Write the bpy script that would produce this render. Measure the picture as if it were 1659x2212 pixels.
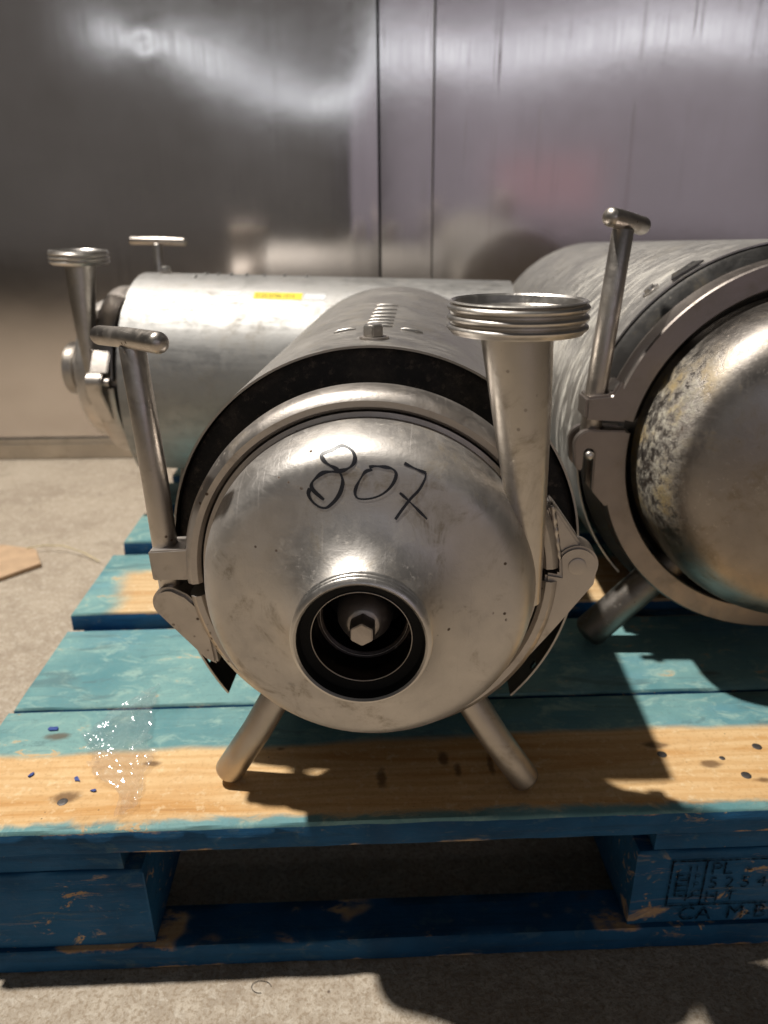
import bpy, bmesh, math, random
from mathutils import Vector, Matrix, noise
R = math.radians
PI = math.pi
random.seed(7)
scene = bpy.context.scene
COL = scene.collection
for o in list(bpy.data.objects):
    bpy.data.objects.remove(o)

# ------------------------------------------------------------------ camera
CAM_Z = 0.5668
cd = bpy.data.cameras.new('camera')
cd.sensor_fit = 'VERTICAL'
cd.sensor_height = 36.0
cd.sensor_width = 27.0
cd.lens = 36.0 * 1609.0 / 2212.0
cd.clip_start = 0.02
cd.clip_end = 200
cam = bpy.data.objects.new('camera', cd)
COL.objects.link(cam)
pitch, roll = R(22.0), R(-0.53)
base = Matrix.Rotation(PI / 2 - pitch, 4, 'X') @ Matrix.Rotation(roll, 4, 'Z')
cam.matrix_world = Matrix.Translation((0, 0, CAM_Z)) @ base
cd.dof.use_dof = True
cd.dof.focus_distance = 0.475
cd.dof.aperture_fstop = 7.5
scene.camera = cam

# ------------------------------------------------------------------ light
w = bpy.data.worlds.new('World')
scene.world = w
w.use_nodes = True
bg = w.node_tree.nodes['Background']
bg.inputs[0].default_value = (0.95, 0.92, 0.90, 1)
bg.inputs[1].default_value = 0.042


def area(name, loc, target, sx, sy, power, col, shape='RECTANGLE'):
    ld = bpy.data.lights.new(name, 'AREA')
    ld.shape = shape
    ld.size = sx
    ld.size_y = sy
    ld.energy = power
    ld.color = col
    o = bpy.data.objects.new(name, ld)
    COL.objects.link(o)
    o.location = loc
    d = Vector(target) - Vector(loc)
    o.rotation_euler = d.to_track_quat('-Z', 'Y').to_euler()
    return o


# hall lamp high above, left of the pallet and a little behind it
key = area('ceiling_lamp', (-1.80, 0.92, 5.2), (0.0, 0.75, 0.2), 0.16, 0.16, 74, (1.0, 0.955, 0.885), 'DISK')
key.data.spread = R(80)
# row of tube lamps far behind the camera, mirrored as the pale band in the steel wall
area('tube_lamp_row', (1.1, -6.0, 2.30), (1.1, 1.8, 0.9), 8.0, 0.22, 14, (0.84, 0.91, 1.0))
# open loading bay far behind the camera on the right
area('loading_bay', (2.88, -6.6, 1.75), (2.0, 1.8, 0.7), 5.2, 3.2, 14, (0.93, 0.84, 1.0))
# added fill light behind the camera on the left, lifting the wall reflection
area('hall_fill', (-3.2, -6.8, 1.9), (-1.5, 1.8, 0.6), 6.4, 3.6, 5.0, (1.0, 0.93, 0.88))
# added red light for the mirrored tint of an unseen red object
area('red_reflection_light', (1.30, -1.9, 0.70), (0.5, 1.0, 0.45), 0.70, 0.34, 0.085, (1.0, 0.14, 0.11))

vs = scene.view_settings
vs.view_transform = 'Standard'
vs.look = 'None'
vs.exposure = 0.0
vs.gamma = 1.0
vs.use_curve_mapping = False


# ------------------------------------------------------------------ node helpers
class NT:
    def __init__(self, name):
        self.m = bpy.data.materials.new(name)
        self.m.use_nodes = True
        self.t = self.m.node_tree
        self.t.nodes.clear()
        self.out = self.t.nodes.new('ShaderNodeOutputMaterial')
        self.co = self.t.nodes.new('ShaderNodeTexCoord').outputs['Object']

    def n(self, typ, **kw):
        nd = self.t.nodes.new(typ)
        for k, v in kw.items():
            setattr(nd, k, v)
        return nd

    def link(self, a, b):
        self.t.links.new(a, b)

    def put(self, sock, v):
        if hasattr(v, 'is_linked') or isinstance(v, bpy.types.NodeSocket):
            self.t.links.new(v, sock)
        elif v is not None:
            if isinstance(v, (tuple, list)) and len(v) == 3 and sock.type == 'RGBA':
                v = (*v, 1)
            sock.default_value = v

    def mapping(self, scale=(1, 1, 1), loc=(0, 0, 0), rot=(0, 0, 0), co=None):
        nd = self.n('ShaderNodeMapping')
        self.link(co or self.co, nd.inputs[0])
        nd.inputs['Scale'].default_value = scale
        nd.inputs['Location'].default_value = loc
        nd.inputs['Rotation'].default_value = rot
        return nd.outputs[0]

    def noise(self, scale, detail=4, rough=0.55, co=None, dist=0.0):
        nd = self.n('ShaderNodeTexNoise')
        self.link(co or self.co, nd.inputs['Vector'])
        nd.inputs['Scale'].default_value = scale
        nd.inputs['Detail'].default_value = detail
        nd.inputs['Roughness'].default_value = rough
        nd.inputs['Distortion'].default_value = dist
        return nd.outputs[0]

    def voro(self, scale, co=None, feature='F1', rnd=1.0):
        nd = self.n('ShaderNodeTexVoronoi', feature=feature)
        self.link(co or self.co, nd.inputs['Vector'])
        nd.inputs['Scale'].default_value = scale
        nd.inputs['Randomness'].default_value = rnd
        return nd.outputs['Distance']

    def ramp(self, fac, a, b, va=0.0, vb=1.0, smooth=True):
        nd = self.n('ShaderNodeMapRange')
        nd.interpolation_type = 'SMOOTHSTEP' if smooth else 'LINEAR'
        self.put(nd.inputs[0], fac)
        nd.inputs[1].default_value = a
        nd.inputs[2].default_value = b
        nd.inputs[3].default_value = va
        nd.inputs[4].default_value = vb
        return nd.outputs[0]

    def mix(self, fac, a, b):
        nd = self.n('ShaderNodeMix', data_type='RGBA')
        self.put(nd.inputs[0], fac)
        self.put(nd.inputs[6], a)
        self.put(nd.inputs[7], b)
        return nd.outputs[2]

    def math(self, op, a, b=None, clamp=False):
        nd = self.n('ShaderNodeMath', operation=op)
        nd.use_clamp = clamp
        self.put(nd.inputs[0], a)
        if b is not None:
            self.put(nd.inputs[1], b)
        return nd.outputs[0]

    def sep(self, co=None):
        nd = self.n('ShaderNodeSeparateXYZ')
        self.link(co or self.co, nd.inputs[0])
        return nd.outputs

    def bump(self, h, strength, dist, prev=None):
        nd = self.n('ShaderNodeBump')
        self.link(h, nd.inputs['Height'])
        nd.inputs['Strength'].default_value = strength
        nd.inputs['Distance'].default_value = dist
        if prev is not None:
            self.link(prev, nd.inputs['Normal'])
        return nd.outputs[0]

    def bsdf(self, base, rough, metal=0.0, normal=None, spec=None, **kw):
        nd = self.n('ShaderNodeBsdfPrincipled')
        self.put(nd.inputs['Base Color'], base)
        self.put(nd.inputs['Roughness'], rough)
        self.put(nd.inputs['Metallic'], metal)
        if spec is not None:
            nd.inputs['Specular IOR Level'].default_value = spec
        if normal is not None:
            self.link(normal, nd.inputs['Normal'])
        for k, v in kw.items():
            self.put(nd.inputs[k], v)
        self.link(nd.outputs[0], self.out.inputs[0])
        return nd


def steel(name, base=(0.56, 0.53, 0.49), r0=0.24, r1=0.42, stain=0.5, spots=0.5, grime=(0.23, 0.18, 0.11),
          brush=None, bump=1.0, seed=0.0, crust=None, aniso=0.0, dust=.45):
    """worn stainless steel: blotchy polish, tea stains, small pits and rust specks"""
    q = NT(name)
    co = q.mapping(loc=(seed, seed * 1.7, seed * .6))
    big = q.noise(13, 5, .6, co)
    mid = q.noise(60, 5, .65, co, .6)
    fine = q.noise(420, 3, .6, co)
    rough = q.ramp(big, .3, .72, r0, r1)
    rough = q.math('ADD', rough, q.ramp(mid, .35, .75, -0.03, 0.09))
    col = q.mix(q.ramp(big, .35, .7, 0, .35), base, tuple(c * .80 for c in base))
    st = q.math('MULTIPLY', q.ramp(q.noise(22, 6, .75, co, .8), .49, .68), q.ramp(mid, .35, .62))
    col = q.mix(q.math('MULTIPLY', st, stain), col, grime)
    rough = q.math('ADD', rough, q.math('MULTIPLY', st, .18 * stain))
    metal = 1.0
    nrm = q.bump(mid, .10 * bump, .002)
    nrm = q.bump(fine, .16 * bump, .0006, nrm)
    if brush:
        bco = q.mapping(scale=brush, co=co)
        br = q.noise(1, 3, .6, bco)
        rough = q.math('ADD', rough, q.ramp(br, .3, .7, -.05, .07))
        nrm = q.bump(br, .16, .0006, nrm)
    sc = q.math('MAXIMUM', q.ramp(q.noise(1, 2, .5, q.mapping(scale=(700, 22, 22), rot=(.3, .5, .2), co=co)), .66, .72), q.ramp(q.noise(1, 2, .5, q.mapping(scale=(25, 25, 800), rot=(.2, .7, .4), co=co)), .67, .73))
    rough = q.math('ADD', rough, q.math('MULTIPLY', sc, .06))
    nrm = q.bump(sc, .06, .0004, nrm)
    if spots:
        sp = q.ramp(q.math('ADD', q.voro(34, co), q.math('MULTIPLY', mid, .10)), .075, .12, 1, 0)
        pick = q.ramp(q.noise(17, 2, .5, co), .60, .66)
        sp = q.math('MULTIPLY', sp, pick)
        sp2 = q.math('MULTIPLY', q.ramp(q.voro(130, co), .10, .18, 1, 0), q.ramp(q.noise(40, 2, .5, co), .6, .64))
        m = q.math('MULTIPLY', q.math('MAXIMUM', sp, sp2), spots)
        col = q.mix(m, col, (0.085, 0.045, 0.02))
        metal = q.math('SUBTRACT', 1.0, q.math('MULTIPLY', m, .8))
        rough = q.math('ADD', rough, q.math('MULTIPLY', m, .3))
    if crust:
        cm, ccol = crust(q)
        col = q.mix(cm, col, ccol)
        metal = q.math('MULTIPLY', metal, q.math('SUBTRACT', 1.0, cm))
        rough = q.math('ADD', rough, q.math('MULTIPLY', cm, .5))
        nrm = q.bump(cm, .5, .0014, nrm)
    du = q.math('MULTIPLY', q.ramp(q.noise(210, 4, .75, co), .56, .70), q.ramp(q.noise(9, 5, .65, co, .5), .44, .66))
    du = q.math('MULTIPLY', du, dust)
    col = q.mix(du, col, (0.58, 0.53, 0.45))
    metal = q.math('SUBTRACT', metal, q.math('MULTIPLY', du, .75), True)
    rough = q.math('ADD', rough, q.math('MULTIPLY', du, .3))
    kw = {'Anisotropic': aniso} if aniso else {}
    q.bsdf(col, rough, metal, nrm, **kw)
    return q.m


def plain(name, col, rough=.6, metal=0.0, bumps=0.0, bscale=300, var=0.25, vscale=30, spec=None):
    q = NT(name)
    n1 = q.noise(vscale, 5, .6)
    c = q.mix(q.ramp(n1, .3, .7), tuple(x * (1 - var) for x in col), tuple(min(1, x * (1 + var)) for x in col))
    nrm = q.bump(q.noise(bscale, 4, .6), bumps, .001) if bumps else None
    q.bsdf(c, rough, metal, nrm, spec=spec)
    return q.m


# ------------------------------------------------------------------ mesh helpers
def mkmesh(name, verts, faces, mat, parent=None, smooth=35, loc=None):
    me = bpy.data.meshes.new(name)
    me.from_pydata([tuple(v) for v in verts], [], [tuple(f) for f in faces])
    bm = bmesh.new()
    bm.from_mesh(me)
    bmesh.ops.recalc_face_normals(bm, faces=bm.faces)
    bm.to_mesh(me)
    bm.free()
    if smooth:
        for p in me.polygons:
            p.use_smooth = True
        me.set_sharp_from_angle(angle=R(smooth))
    mats = mat if isinstance(mat, (list, tuple)) else [mat]
    for m in mats:
        me.materials.append(m)
    o = bpy.data.objects.new(name, me)
    COL.objects.link(o)
    if parent:
        o.parent = parent
    if loc:
        o.location = loc
    return o


class G:
    """collects geometry"""
    def __init__(self):
        self.v = []
        self.f = []

    def add(self, vs, fs):
        n = len(self.v)
        self.v += [Vector(x) for x in vs]
        self.f += [tuple(i + n for i in f) for f in fs]
        return self

    def lathe(self, prof, seg=96, a0=0.0, a1=2 * PI, closed=False, axis=(0, 0, 0)):
        """prof = [(r, t)] turned about the local Y axis (t along +Y), angle 0 = +X, 90 = +Z"""
        full = abs(a1 - a0 - 2 * PI) < 1e-6
        ns = seg if full else seg + 1
        vs, fs = [], []
        for i in range(ns):
            a = a0 + (a1 - a0) * i / seg
            for r, t in prof:
                vs.append((axis[0] + r * math.cos(a), axis[1] + t, axis[2] + r * math.sin(a)))
        k = len(prof)
        for i in range(seg):
            j = (i + 1) % ns
            for m in range(k - 1 if not closed else k):
                mm = (m + 1) % k
                fs.append((i * k + m, i * k + mm, j * k + mm, j * k + m))
        if not full and closed:
            fs.append(tuple(range(k)))
            fs.append(tuple((ns - 1) * k + i for i in range(k)))
        return self.add(vs, fs)

    def tube(self, pts, rad, seg=24, round_ends=True):
        pts = [Vector(p) for p in pts]
        rads = list(rad) if isinstance(rad, (list, tuple)) else [rad] * len(pts)
        rings = []
        d0 = (pts[1] - pts[0]).normalized()
        d1 = (pts[-1] - pts[-2]).normalized()
        P, Q, D = [], [], []
        if round_ends:
            for a in (80, 60, 40, 20):
                c = math.cos(R(a))
                s = math.sin(R(a))
                P.append(pts[0] - d0 * rads[0] * s * round_ends)
                Q.append(rads[0] * c)
                D.append(d0)
        for i, p in enumerate(pts):
            P.append(p)
            Q.append(rads[i])
            if i == 0:
                D.append(d0)
            elif i == len(pts) - 1:
                D.append(d1)
            else:
                D.append((pts[i + 1] - pts[i - 1]).normalized())
        if round_ends:
            for a in (20, 40, 60, 80):
                c = math.cos(R(a))
                s = math.sin(R(a))
                P.append(pts[-1] + d1 * rads[-1] * s * round_ends)
                Q.append(rads[-1] * c)
                D.append(d1)
        vs, fs = [], []
        ref = Vector((0, 0, 1)) if abs(d0.z) < .9 else Vector((0, 1, 0))
        for p, r, d in zip(P, Q, D):
            u = d.cross(ref).normalized()
            v = u.cross(d)
            for k in range(seg):
                a = 2 * PI * k / seg
                vs.append(p + (u * math.cos(a) + v * math.sin(a)) * r)
        n = len(P)
        for i in range(n - 1):
            for k in range(seg):
                kk = (k + 1) % seg
                fs.append((i * seg + k, i * seg + kk, (i + 1) * seg + kk, (i + 1) * seg + k))
        fs.append(tuple(range(seg))[::-1])
        fs.append(tuple((n - 1) * seg + k for k in range(seg)))
        return self.add(vs, fs)

    def obj(self, name, mat, parent=None, smooth=35, bevel=0.0, bseg=2):
        o = mkmesh(name, self.v, self.f, mat, parent, smooth)
        if bevel:
            bm = bmesh.new()
            bm.from_mesh(o.data)
            es = [e for e in bm.edges if len(e.link_faces) == 2 and e.calc_face_angle(0) > R(30)]
            bmesh.ops.bevel(bm, geom=es, offset=bevel, segments=bseg, affect='EDGES', clamp_overlap=True)
            bm.to_mesh(o.data)
            bm.free()
            for p in o.data.polygons:
                p.use_smooth = True
            o.data.set_sharp_from_angle(angle=R(40))
        return o


def prism(poly, t0, t1):
    """polygon in local X-Z extruded along Y"""
    g = G()
    n = len(poly)
    vs = [(x, t0, z) for x, z in poly] + [(x, t1, z) for x, z in poly]
    fs = [tuple(range(n)), tuple(range(n, 2 * n))] + [(i, (i + 1) % n, n + (i + 1) % n, n + i) for i in range(n)]
    return g.add(vs, fs)


def arcpts(cx, cz, r, a0, a1, n=10):
    return [(cx + r * math.cos(R(a0 + (a1 - a0) * i / n)), cz + r * math.sin(R(a0 + (a1 - a0) * i / n))) for i in range(n + 1)]


def boxg(x0, x1, y0, y1, z0, z1):
    g = G()
    vs = [(x, y, z) for x in (x0, x1) for y in (y0, y1) for z in (z0, z1)]
    return g.add(vs, [(0, 1, 3, 2), (4, 6, 7, 5), (0, 4, 5, 1), (2, 3, 7, 6), (0, 2, 6, 4), (1, 5, 7, 3)])


def thing(name, label, cat, loc=(0, 0, 0), rot=(0, 0, 0), group=None):
    o = bpy.data.objects.new(name, None)
    o.empty_display_size = 0.05
    COL.objects.link(o)
    o.location = loc
    o.rotation_euler = rot
    o['label'] = label
    o['category'] = cat
    if group:
        o['group'] = group
    return o


def tag(o, label, cat, group=None):
    o['label'] = label
    o['category'] = cat
    if group:
        o['group'] = group
    return o


def text_mesh(name, body, size, mat, parent, loc, rot, depth=0.0):
    cu = bpy.data.curves.new(name, 'FONT')
    cu.body = body
    cu.size = size
    cu.extrude = depth
    cu.align_x = 'LEFT'
    tmp = bpy.data.objects.new(name + '_curve', cu)
    me = bpy.data.meshes.new_from_object(tmp)
    bpy.data.objects.remove(tmp)
    bpy.data.curves.remove(cu)
    me.materials.clear()
    me.materials.append(mat)
    o = bpy.data.objects.new(name, me)
    COL.objects.link(o)
    o.parent = parent
    o.location = loc
    o.rotation_euler = rot
    return o


# ------------------------------------------------------------------ materials
def make_wall_mat(name, streaks):
    q = NT(name)
    x, y, z = q.sep()
    co2 = q.mapping(scale=(1, 1, 0.02))
    grain = q.noise(420, 3, .6, q.mapping(scale=(1, .2, .012)))
    big = q.noise(2.6, 4, .55)
    col = q.mix(q.ramp(big, .3, .7), (0.62, 0.575, 0.54), (0.72, 0.67, 0.645))
    rough = q.ramp(big, .3, .7, .11, .16)
    rough = q.math('ADD', rough, q.ramp(grain, .3, .7, -.01, .02))
    # dried drips running down the sheet
    dr = q.noise(34, 4, .6, q.mapping(scale=(1, 1, 0.035)))
    dm = q.math('MULTIPLY', q.ramp(dr, .56, .68), q.ramp(q.noise(4, 3, .5), .42, .6))
    dm = q.math('MULTIPLY', q.math('MULTIPLY', dm, streaks), q.ramp(q.math('ADD', z, q.math('MULTIPLY', q.noise(11, 2, .5, q.mapping(scale=(1, 1, .02))), .7)), .95, 1.35, .15, 1))
    col = q.mix(q.math('MULTIPLY', dm, .9), col, (0.24, 0.19, 0.17))
    rough = q.math('ADD', rough, q.math('MULTIPLY', dm, .25))
    # scuffs
    sc = q.math('MULTIPLY', q.ramp(q.voro(7), .012, .03, 1, 0), .45)
    col = q.mix(sc, col, (0.2, 0.17, 0.15))
    nrm = q.bump(grain, .02, .0006)
    nrm = q.bump(q.noise(7, 3, .5), .03, .01, nrm)
    q.bsdf(col, rough, 1.0, nrm)
    return q.m


M_WALL_A = make_wall_mat('steel_sheet_plain', .12)
M_WALL_B = make_wall_mat('steel_sheet_dripped', 1.0)
M_SEAM = plain('seam_shadow_gap', (0.03, 0.028, 0.027), .7)
M_SKIRT = steel('skirting_steel', (0.55, 0.5, 0.44), .3, .42, .4, .2, bump=.4)


def make_floor():
    q = NT('concrete')
    n1 = q.noise(5, 6, .62)
    n2 = q.noise(45, 6, .7, None, .5)
    n3 = q.noise(260, 4, .7)
    c = q.mix(q.ramp(n1, .3, .7), (0.34, 0.275, 0.21), (0.49, 0.415, 0.325))
    c = q.mix(q.ramp(n2, .42, .7, 0, .8), c, (0.57, 0.495, 0.40))
    c = q.mix(q.ramp(n3, .46, .62, 0, .75), c, (0.29, 0.22, 0.15))
    c = q.mix(q.ramp(q.noise(110, 5, .75, None, .6), .52, .66, 0, .7), c, (0.60, 0.535, 0.445))
    dark = q.math('MULTIPLY', q.ramp(q.noise(14, 5, .7, None, 1.0), .55, .75), .6)
    c = q.mix(dark, c, (0.24, 0.19, 0.14))
    sp = q.math('MULTIPLY', q.ramp(q.voro(70), .06, .12, 1, 0), q.ramp(q.noise(30), .55, .62))
    c = q.mix(sp, c, (0.16, 0.12, 0.09))
    nrm = q.bump(n2, .35, .004)
    nrm = q.bump(n3, .8, .0022, nrm)
    q.bsdf(c, q.ramp(n2, .3, .7, .62, .85), 0, nrm, spec=.35)
    return q.m


M_FLOOR = make_floor()


# oil drips, knots and rust weeps on the front board: centre and half-size in board coordinates
STAINS = {'board_half_bare': [(.392, .066, .005, .010), (.340, .046, .005, .013), (.402, .052, .004, .008), (.430, .060, .003, .014), (.455, .040, .009, .003),
                              (.575, .075, .012, .006), (.610, .050, .010, .005), (.645, .030, .013, .004), (.690, .062, .015, .006), (.092, .036, .012, .007),
                              (.150, .072, .010, .004), (.215, .060, .006, .003), (.255, .085, .005, .003), (.060, .110, .012, .005)]}


def wood(name, bare=None, faded=1.0, seed=0.0, deep=False, along='X'):
    """blue painted pallet wood; bare(q, x, y, z, ns) gives the mask where paint is gone"""
    q = NT(name)
    x, y, z = q.sep()
    off = (seed * 3.1, seed * 1.3, seed)
    stains = STAINS.get(name, [])
    gs = (0.5, 9, 9) if along == 'X' else (9, .5, 9)
    gco = q.mapping(scale=gs, loc=off)
    grain = q.noise(16, 6, .65, gco, .4)
    ring = q.n('ShaderNodeTexWave', wave_type='BANDS', bands_direction='Y' if along == 'X' else 'X')
    rco = q.mapping(scale=((.10, 1, .6) if along == 'X' else (1, .10, .6)), loc=off)
    q.link(rco, ring.inputs[0])
    ring.inputs['Scale'].default_value = 30
    ring.inputs['Distortion'].default_value = 9.0
    ring.inputs['Detail'].default_value = 2
    ring.inputs['Detail Scale'].default_value = 1.6
    fuzz = q.noise(330, 4, .7, q.mapping(loc=off))
    blot = q.noise(9, 5, .6, q.mapping(loc=off))
    mott = q.noise(48, 5, .7, q.mapping(scale=(.6, 1, 1), loc=off), .8)
    wcol = q.mix(q.ramp(ring.outputs[1], .3, .95, 0, .38), (0.68, 0.46, 0.235), (0.50, 0.275, 0.095))
    wcol = q.mix(q.ramp(blot, .42, .7, 0, .5), wcol, (0.56, 0.33, 0.14))
    strk = q.noise(20, 5, .65, q.mapping(scale=((.16, 2.2, 1) if along == 'X' else (2.2, .16, 1)), loc=off), .7)
    wcol = q.mix(q.ramp(strk, .46, .68, 0, .75), wcol, (0.52, 0.26, 0.075))
    wcol = q.mix(q.ramp(strk, .62, .76, 0, .6), wcol, (0.30, 0.145, 0.05))
    wcol = q.mix(q.ramp(fuzz, .50, .68, 0, .4), wcol, (0.42, 0.235, 0.09))
    wcol = q.mix(q.ramp(q.noise(120, 3, .7, q.mapping(loc=off)), .55, .7, 0, .5), wcol, (0.74, 0.58, 0.36))
    wcol = q.mix(q.ramp(mott, .60, .78, 0, .5), wcol, (0.30, 0.17, 0.08))
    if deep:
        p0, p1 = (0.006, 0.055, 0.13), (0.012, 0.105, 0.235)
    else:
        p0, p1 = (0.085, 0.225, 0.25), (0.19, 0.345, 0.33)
    pcol = q.mix(q.ramp(blot, .3, .68), p0, p1)
    if not deep:
        pcol = q.mix(q.ramp(q.noise(6, 4, .6, q.mapping(scale=(.5, 1.4, 1), loc=(seed, 4, 2))), .5, .72, 0, .7), pcol, (0.12, 0.30, 0.40))
        pcol = q.mix(q.ramp(mott, .48, .66, 0, .75), pcol, (0.30, 0.44, 0.39))
        pcol = q.mix(q.ramp(fuzz, .5, .68, 0, .4), pcol, (0.13, 0.22, 0.22))
        pcol = q.mix(q.ramp(q.noise(26, 6, .75, q.mapping(scale=(.35, 1.3, 1), loc=(seed + 5, 1, 2)), 1.2), .54, .66, 0, .65), pcol, (0.09, 0.16, 0.17))
        pcol = q.mix(q.ramp(grain, .52, .78, 0, .5), pcol, (0.085, 0.16, 0.17))
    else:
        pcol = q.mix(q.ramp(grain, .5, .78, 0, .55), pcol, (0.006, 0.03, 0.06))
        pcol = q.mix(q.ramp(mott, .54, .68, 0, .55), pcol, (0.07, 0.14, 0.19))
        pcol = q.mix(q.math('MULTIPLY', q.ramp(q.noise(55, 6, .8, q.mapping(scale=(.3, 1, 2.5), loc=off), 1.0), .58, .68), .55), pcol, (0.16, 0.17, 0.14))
    chip = q.math('MULTIPLY', q.ramp(mott, .60, .64), q.ramp(blot, .50, .6))
    mask = q.math('MULTIPLY', chip, .8)
    if bare:
        mask = q.math('MAXIMUM', mask, bare(q, x, y, z, mott, blot))
    col = q.mix(mask, pcol, wcol)
    for cx, cy, rx, ry in stains:
        dx = q.math('MULTIPLY', q.math('SUBTRACT', x, cx), 1 / rx)
        dy = q.math('MULTIPLY', q.math('SUBTRACT', y, cy), 1 / ry)
        dd = q.math('SQRT', q.math('ADD', q.math('MULTIPLY', dx, dx), q.math('MULTIPLY', dy, dy)))
        dd = q.math('ADD', dd, q.math('MULTIPLY', q.math('SUBTRACT', mott, .5), 2.2))
        col = q.mix(q.ramp(dd, .35, 1.15, .75, 0), col, (0.10, 0.05, 0.022))
    # dark dirt specks and knots
    kn = q.math('MULTIPLY', q.math('MULTIPLY', q.ramp(q.math('ADD', q.voro(13, q.mapping(scale=(.5, 1, 1), loc=off)), q.math('MULTIPLY', mott, .12)), .10, .18, 1, 0), .55), q.ramp(blot, .5, .6))
    col = q.mix(kn, col, (0.07, 0.04, 0.02))
    sp = q.math('MULTIPLY', q.ramp(q.math('ADD', q.voro(110, q.mapping(loc=off)), q.math('MULTIPLY', fuzz, .2)), .13, .19, 1, 0), q.ramp(q.noise(25), .56, .62, 0, .8))
    col = q.mix(sp, col, (0.06, 0.045, 0.03))
    nrm = q.bump(grain, .30, .002)
    nrm = q.bump(fuzz, .30, .0012, nrm)
    nrm = q.bump(mask, .25, .0008, nrm)
    q.bsdf(col, q.ramp(mott, .3, .7, .6, .85), 0, nrm, spec=.3)
    return q.m


def bare_front(q, x, y, z, mott, blot):
    # front half of the board has lost its paint; a blue line survives along the front arris
    wob = q.math('MULTIPLY', q.math('SUBTRACT', q.noise(7, 5, .6, q.mapping(scale=(.6, 1, 1))), .5), .035)
    yy = q.math('ADD', y, wob)
    yy = q.math('ADD', yy, q.math('MULTIPLY', x, -.012))
    a = q.ramp(yy, .082, .093, 1, 0)
    fr = q.math('ADD', y, q.math('MULTIPLY', q.math('SUBTRACT', mott, .5), .02))
    b = q.ramp(fr, .004, .013, 0, 1)
    return q.math('MULTIPLY', a, b)


def bare_third(q, x, y, z, mott, blot):
    wob = q.math('MULTIPLY', q.math('SUBTRACT', q.noise(6, 4, .6), .5), .08)
    xx = q.math('ADD', x, wob)
    yy = q.math('ADD', y, wob)
    a = q.ramp(xx, .025, .055, 0, 1)
    b = q.ramp(yy, .100, .125, 1, 0)
    return q.math('MULTIPLY', q.math('MULTIPLY', a, b), .9)


M_BOARD = {0: wood('board_half_bare', bare_front, seed=0.0), 1: wood('board_teal', None, seed=2.0),
           2: wood('board_bare_middle', bare_third, seed=4.0), 3: wood('board_teal_rear', None, seed=6.0)}


def bare_edge(q, x, y, z, mott, blot):
    # arrises knocked bare
    n = q.noise(38, 5, .7, q.mapping(scale=(.5, 1, 1)))
    zz = q.math('ADD', z, q.math('MULTIPLY', q.math('SUBTRACT', n, .5), .016))
    a = q.math('MULTIPLY', q.ramp(zz, .0195, .0215), q.ramp(q.noise(11, 3, .6), .50, .57))
    b = q.math('MULTIPLY', q.ramp(zz, .0000, .0018, 1, 0), q.ramp(q.noise(9, 3, .6), .52, .58))
    return q.math('MULTIPLY', q.math('MAXIMUM', a, b), .85)


def bare_block(q, x, y, z, mott, blot):
    # scraped flats where forks have rubbed
    n = q.noise(24, 6, .75, q.mapping(scale=(.35, 1, 1.4), loc=(2.2, .3, .9)), .9)
    return q.math('MULTIPLY', q.ramp(n, .57, .66), q.ramp(blot, .44, .56, 0, .75))


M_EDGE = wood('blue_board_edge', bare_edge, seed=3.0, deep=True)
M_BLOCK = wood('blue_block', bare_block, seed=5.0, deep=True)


def ink():
    q = NT('stencil_ink')
    tr = q.n('ShaderNodeBsdfTransparent')
    df = q.n('ShaderNodeBsdfDiffuse')
    df.inputs['Color'].default_value = (.006, .007, .010, 1)
    m = q.n('ShaderNodeMixShader')
    q.link(q.ramp(q.noise(300, 5, .75), .36, .60, .15, .95), m.inputs[0])
    q.link(tr.outputs[0], m.inputs[1])
    q.link(df.outputs[0], m.inputs[2])
    q.link(m.outputs[0], q.out.inputs[0])
    return q.m


M_INK = ink()
M_NAIL = plain('nail_head', (0.10, 0.09, 0.085), .55, .7, .4)

BR_T = (40, 900, 40)
M_COVER = steel('cover_steel', (0.59, 0.555, 0.52), .42, .57, .60, .9, seed=1.3, dust=.85)
M_CLAMP = steel('clamp_steel', (0.53, 0.485, 0.445), .36, .48, .5, .9, seed=4.0)
M_PIPE = steel('pipe_steel', (0.57, 0.53, 0.485), .28, .40, .5, .35, seed=2.2)
M_SHROUD = steel('shroud_steel', (0.45, 0.425, 0.395), .38, .52, .45, .25, brush=(30, 300, 30), seed=7.0)
M_SHROUD2 = steel('clean_shroud_steel', (0.38, 0.372, 0.36), .50, .60, .25, .1, brush=(300, 14, 14), seed=9.0)
M_FERR = steel('ferrule_steel', (0.64, 0.605, 0.565), .30, .42, .3, .4, seed=3.0)
M_HANDLE = steel('handle_steel', (0.52, 0.475, 0.43), .30, .44, .55, .9, seed=6.0, bump=1.4)
M_LEG = steel('leg_steel', (0.50, 0.455, 0.41), .32, .45, .5, .8, seed=8.0)
M_DARKBORE = steel('shaded_bore_steel', (0.05, 0.042, 0.04), .3, .42, .4, .3, seed=5.0)  # near-black base puts the shade inside the bores into the colour
M_NUT = steel('impeller_steel', (0.52, 0.47, 0.43), .42, .55, .3, .3, seed=5.5)
M_GASKET = plain('black_rubber', (0.008, 0.008, 0.008), .75, 0, .2, spec=.2)
M_MARK = plain('black_marker', (0.012, 0.012, 0.016), .4)
M_YEL = plain('yellow_label', (0.85, 0.66, 0.02), .5, var=.06)
M_YELINK = plain('label_print', (0.23, 0.17, 0.02), .6)
M_WHITE = plain('white_tape', (0.72, 0.74, 0.75), .5, var=.05)


M_INSIDE = steel('dark_inside_steel', (0.10, 0.085, 0.075), .45, .6, .6, .4, seed=15.0)  # darker steel tone on the inner face of the shrouds


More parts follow.
